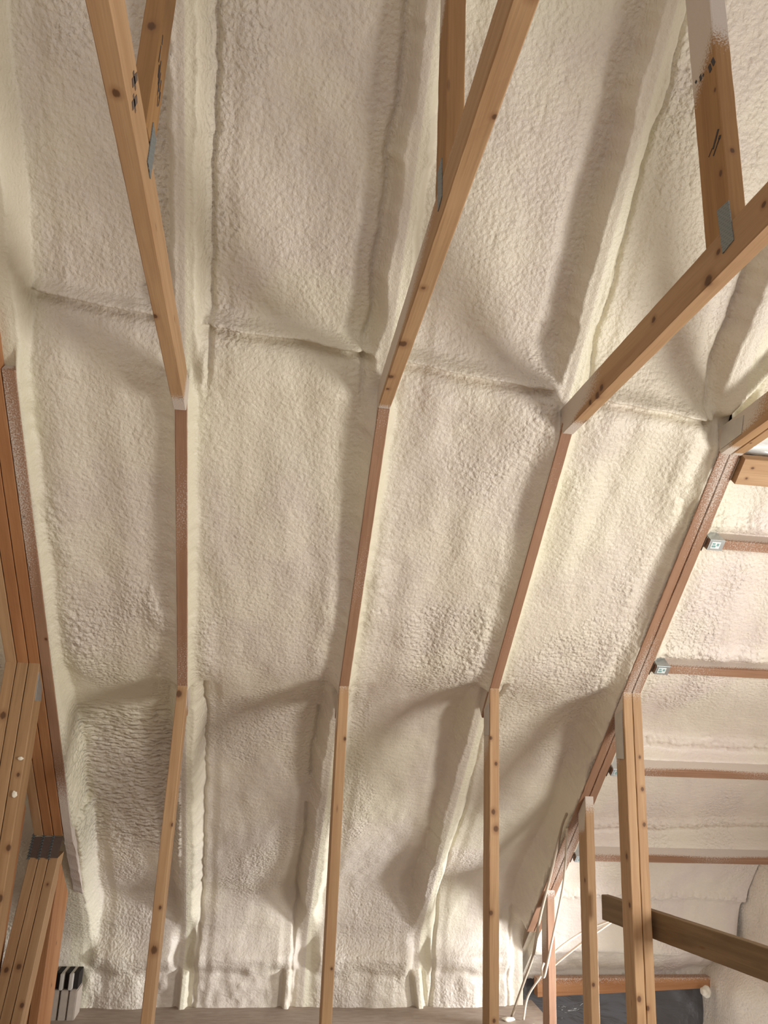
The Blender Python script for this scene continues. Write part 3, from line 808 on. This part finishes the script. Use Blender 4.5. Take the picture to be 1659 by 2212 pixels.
# wooden block at the head of the purlin panel
c = P0(0.012); d = P0(0.012, 0.04)
def sp_blk(t, fr_, sd, p): return 0.12 if fr_ < .05 else 0.8
bl_c = P0(0.085, -0.004); bl_t = P0(-0.012, -0.004)
bk = lumber('blocking', (1.492, *bl_c), (2.56, *bl_c), (1.492, *bl_t), (2.56, *bl_t), (0, SA, CA), 0.036, PINE, None, None,
            [((1.530, P0(0.02)[0] - .015, P0(0.02)[1] - .015), 0.005), ((1.524, P0(0.06)[0] - .015, P0(0.06)[1] - .015), 0.005)])
tag(bk, 'orange pine block with two nail holes, right of the double truss joint', 'block')
# crumpled clear-white sheeting above the block
def plastic(name, col, rough, bump, trans=0.0):
    mt, nt, b = new_mat(name); n = N(nt)
    tc = n('ShaderNodeTexCoord').outputs['Object']
    mp = n('ShaderNodeMapping', {'Vector': tc, 'Scale': (2.2, 4, 5)}).outputs[0]
    ns = n('ShaderNodeTexNoise', {'Vector': mp, 'Scale': 1.4, 'Detail': 4.0, 'Distortion': 1.2}).outputs[0]
    b.inputs['Base Color'].default_value = (*col, 1)
    b.inputs['Roughness'].default_value = rough
    b.inputs['Specular IOR Level'].default_value = 0.7
    b.inputs['Transmission Weight'].default_value = trans
    bp = n('ShaderNodeBump', {'Height': ns, 'Strength': 0.7, 'Distance': bump})
    nt.links.new(bp.outputs[0], b.inputs['Normal'])
    return mt
M_CLEAR = plastic('white_poly', (0.80, 0.82, 0.82), 0.18, 0.02)
M_BLACKP = plastic('dark_poly', (0.085, 0.082, 0.088), 0.22, 0.03)
nx_, na = 110, 28
uu, aa = np.meshgrid(np.linspace(1.50, 2.55, nx_), np.linspace(0, 2 * np.pi, na, endpoint=False))
rr = 0.034 + 0.012 * fbm(uu * 9, aa * 1.2 + 0 * uu, 120, 3) + 0.008 * np.abs(np.sin(aa * 3 + uu * 14))
cy, cz = 2.262, 0.974
co = np.stack([uu, cy + rr * np.cos(aa) * 0.8, cz + rr * np.sin(aa) + H], -1).reshape(-1, 3).astype(np.float32)
idx = np.arange(nx_ * na).reshape(na, nx_); nxt = np.roll(idx, -1, 0)
q = np.stack([idx[:, :-1], idx[:, 1:], nxt[:, 1:], nxt[:, :-1]], -1).reshape(-1, 4)
tag(grid_mesh('plastic_sheet', co, q, M_CLEAR), 'crumpled shiny white plastic tucked above the pine block at the right edge', 'plastic sheet')

# ------------------------------------------------------------------ opening at the foot of the right slope
hd = lumber('header', (1.56, 4.60, -1.392), (2.66, 4.60, -1.345), (1.56, 4.60, -1.30), (2.66, 4.60, -1.295), (0, 1, 0), 0.06, PINE_ORANGE, None,
            lambda t, fr_, sd, p: 0.45 * fr_ if fr_ > .3 else 0.2)
tag(hd, 'horizontal pine header above the dark plastic at lower right', 'beam')
gxx, gzz = np.meshgrid(np.linspace(1.40, 2.70, 100), np.linspace(-2.15, -1.33, 64))
yy = 4.67 + 0.020 * fbm(gxx * 4, gzz * 5 + gxx * 2, 130, 3) + 0.010 * np.abs(np.sin(gxx * 9 + gzz * 7))
co = np.stack([gxx, yy, gzz + H], -1).reshape(-1, 3).astype(np.float32)
idx = np.arange(gxx.size).reshape(gxx.shape)
q = np.stack([idx[:-1, :-1], idx[:-1, 1:], idx[1:, 1:], idx[1:, :-1]], -1).reshape(-1, 4)
tag(grid_mesh('plastic_sheet', co, q, M_BLACKP), 'dark glossy plastic sheeting over the opening below the header', 'plastic sheet')
tag(blob('foam_lump', (2.50, 4.50, -1.346), 0.028, M_CRUMB, None, 5), 'rounded lump of pale foam at the right end of the header', 'foam lump')

# ------------------------------------------------------------------ cables
def cable(pts, r, mat, label, n=40):
    P = [Vector((p[0], p[1], p[2] + H)) for p in pts]
    ctrl = [P[0] * 2 - P[1]] + P + [P[-1] * 2 - P[-2]]
    path = []
    for i in range(1, len(ctrl) - 2):
        p0, p1, p2, p3 = ctrl[i - 1:i + 3]
        for k in range(10):
            t = k / 10
            path.append(0.5 * ((2 * p1) + (p2 - p0) * t + (2 * p0 - 5 * p1 + 4 * p2 - p3) * t * t + (3 * p1 - p0 - 3 * p2 + p3) * t ** 3))
    path.append(P[-1])
    bm = bmesh.new(); rings = []
    for i, p in enumerate(path):
        d = (path[min(i + 1, len(path) - 1)] - path[max(i - 1, 0)]).normalized()
        a = d.cross(Vector((0, 1, 0.2))).normalized(); b = d.cross(a)
        rings.append([bm.verts.new(p + a * math.cos(q * math.pi / 4) * r + b * math.sin(q * math.pi / 4) * r * 0.6) for q in range(8)])
    for i in range(len(rings) - 1):
        for q in range(8):
            bm.faces.new((rings[i][q], rings[i][(q + 1) % 8], rings[i + 1][(q + 1) % 8], rings[i + 1][q]))
    bm.faces.new(rings[0]); bm.faces.new(rings[-1])
    o = finish('cable', bm, mat, None, True)
    return tag(o, label, 'cable', 'loose electrical cables by the short studs')
cable([(1.400, 3.66, -0.36), (1.402, 3.74, -0.44), (1.392, 3.87, -0.66), (1.388, 4.02, -0.88), (1.392, 4.14, -1.075), (1.372, 4.22, -1.21), (1.330, 4.30, -1.396)], 0.0075, M_CABLE_D,
      'pale cable hanging down the foam to the floor, left of the shortest stud')
cable([(1.385, 3.62, -0.42), (1.412, 3.74, -0.64), (1.413, 3.82, -0.79), (1.404, 3.91, -0.97), (1.39, 3.97, -1.12), (1.376, 3.97, -1.095), (1.388, 3.97, -1.063)], 0.006, M_CABLE,
      'white cable looping back on itself in front of the shortest stud')
cable([(1.375, 4.25, -1.395), (1.40, 4.25, -1.29), (1.455, 4.20, -1.18), (1.50, 4.14, -1.065), (1.642, 4.10, -0.957), (1.742, 4.0, -0.883)], 0.006, M_CABLE,
      'upper of two cables slanting from the floor up toward the double post')
cable([(1.49, 4.27, -1.20), (1.523, 4.25, -1.164), (1.567, 4.2, -1.104), (1.665, 4.1, -0.988), (1.771, 4.0, -0.876)], 0.007, M_CABLE,
      'lower of two cables slanting behind the short studs')

# crumbs on the floor
for k, (cx_, cy_, r, lb) in enumerate(((0.665, 4.20, 0.008, 'tiny white foam crumb on the floor right of the middle truss stud'), (1.042, 4.18, 0.007, 'tiny white foam crumb on the floor left of the third truss stud'),
                                       (1.30, 4.26, 0.020, 'largest white foam scrap on the floor at the foot of the hanging cable'), (1.40, 4.18, 0.013, 'flat white foam scrap on the floor edge left of the shortest stud'), (1.18, 4.21, 0.007, 'tiny foam crumb on the floor right of the third truss stud'))):
    tag(blob('foam_crumb', (cx_, cy_, -1.40 + r * 0.3), r, M_CRUMB, None, 20 + k, (1.6, 1, .45)), lb, 'foam crumb', 'foam crumbs on the floor')
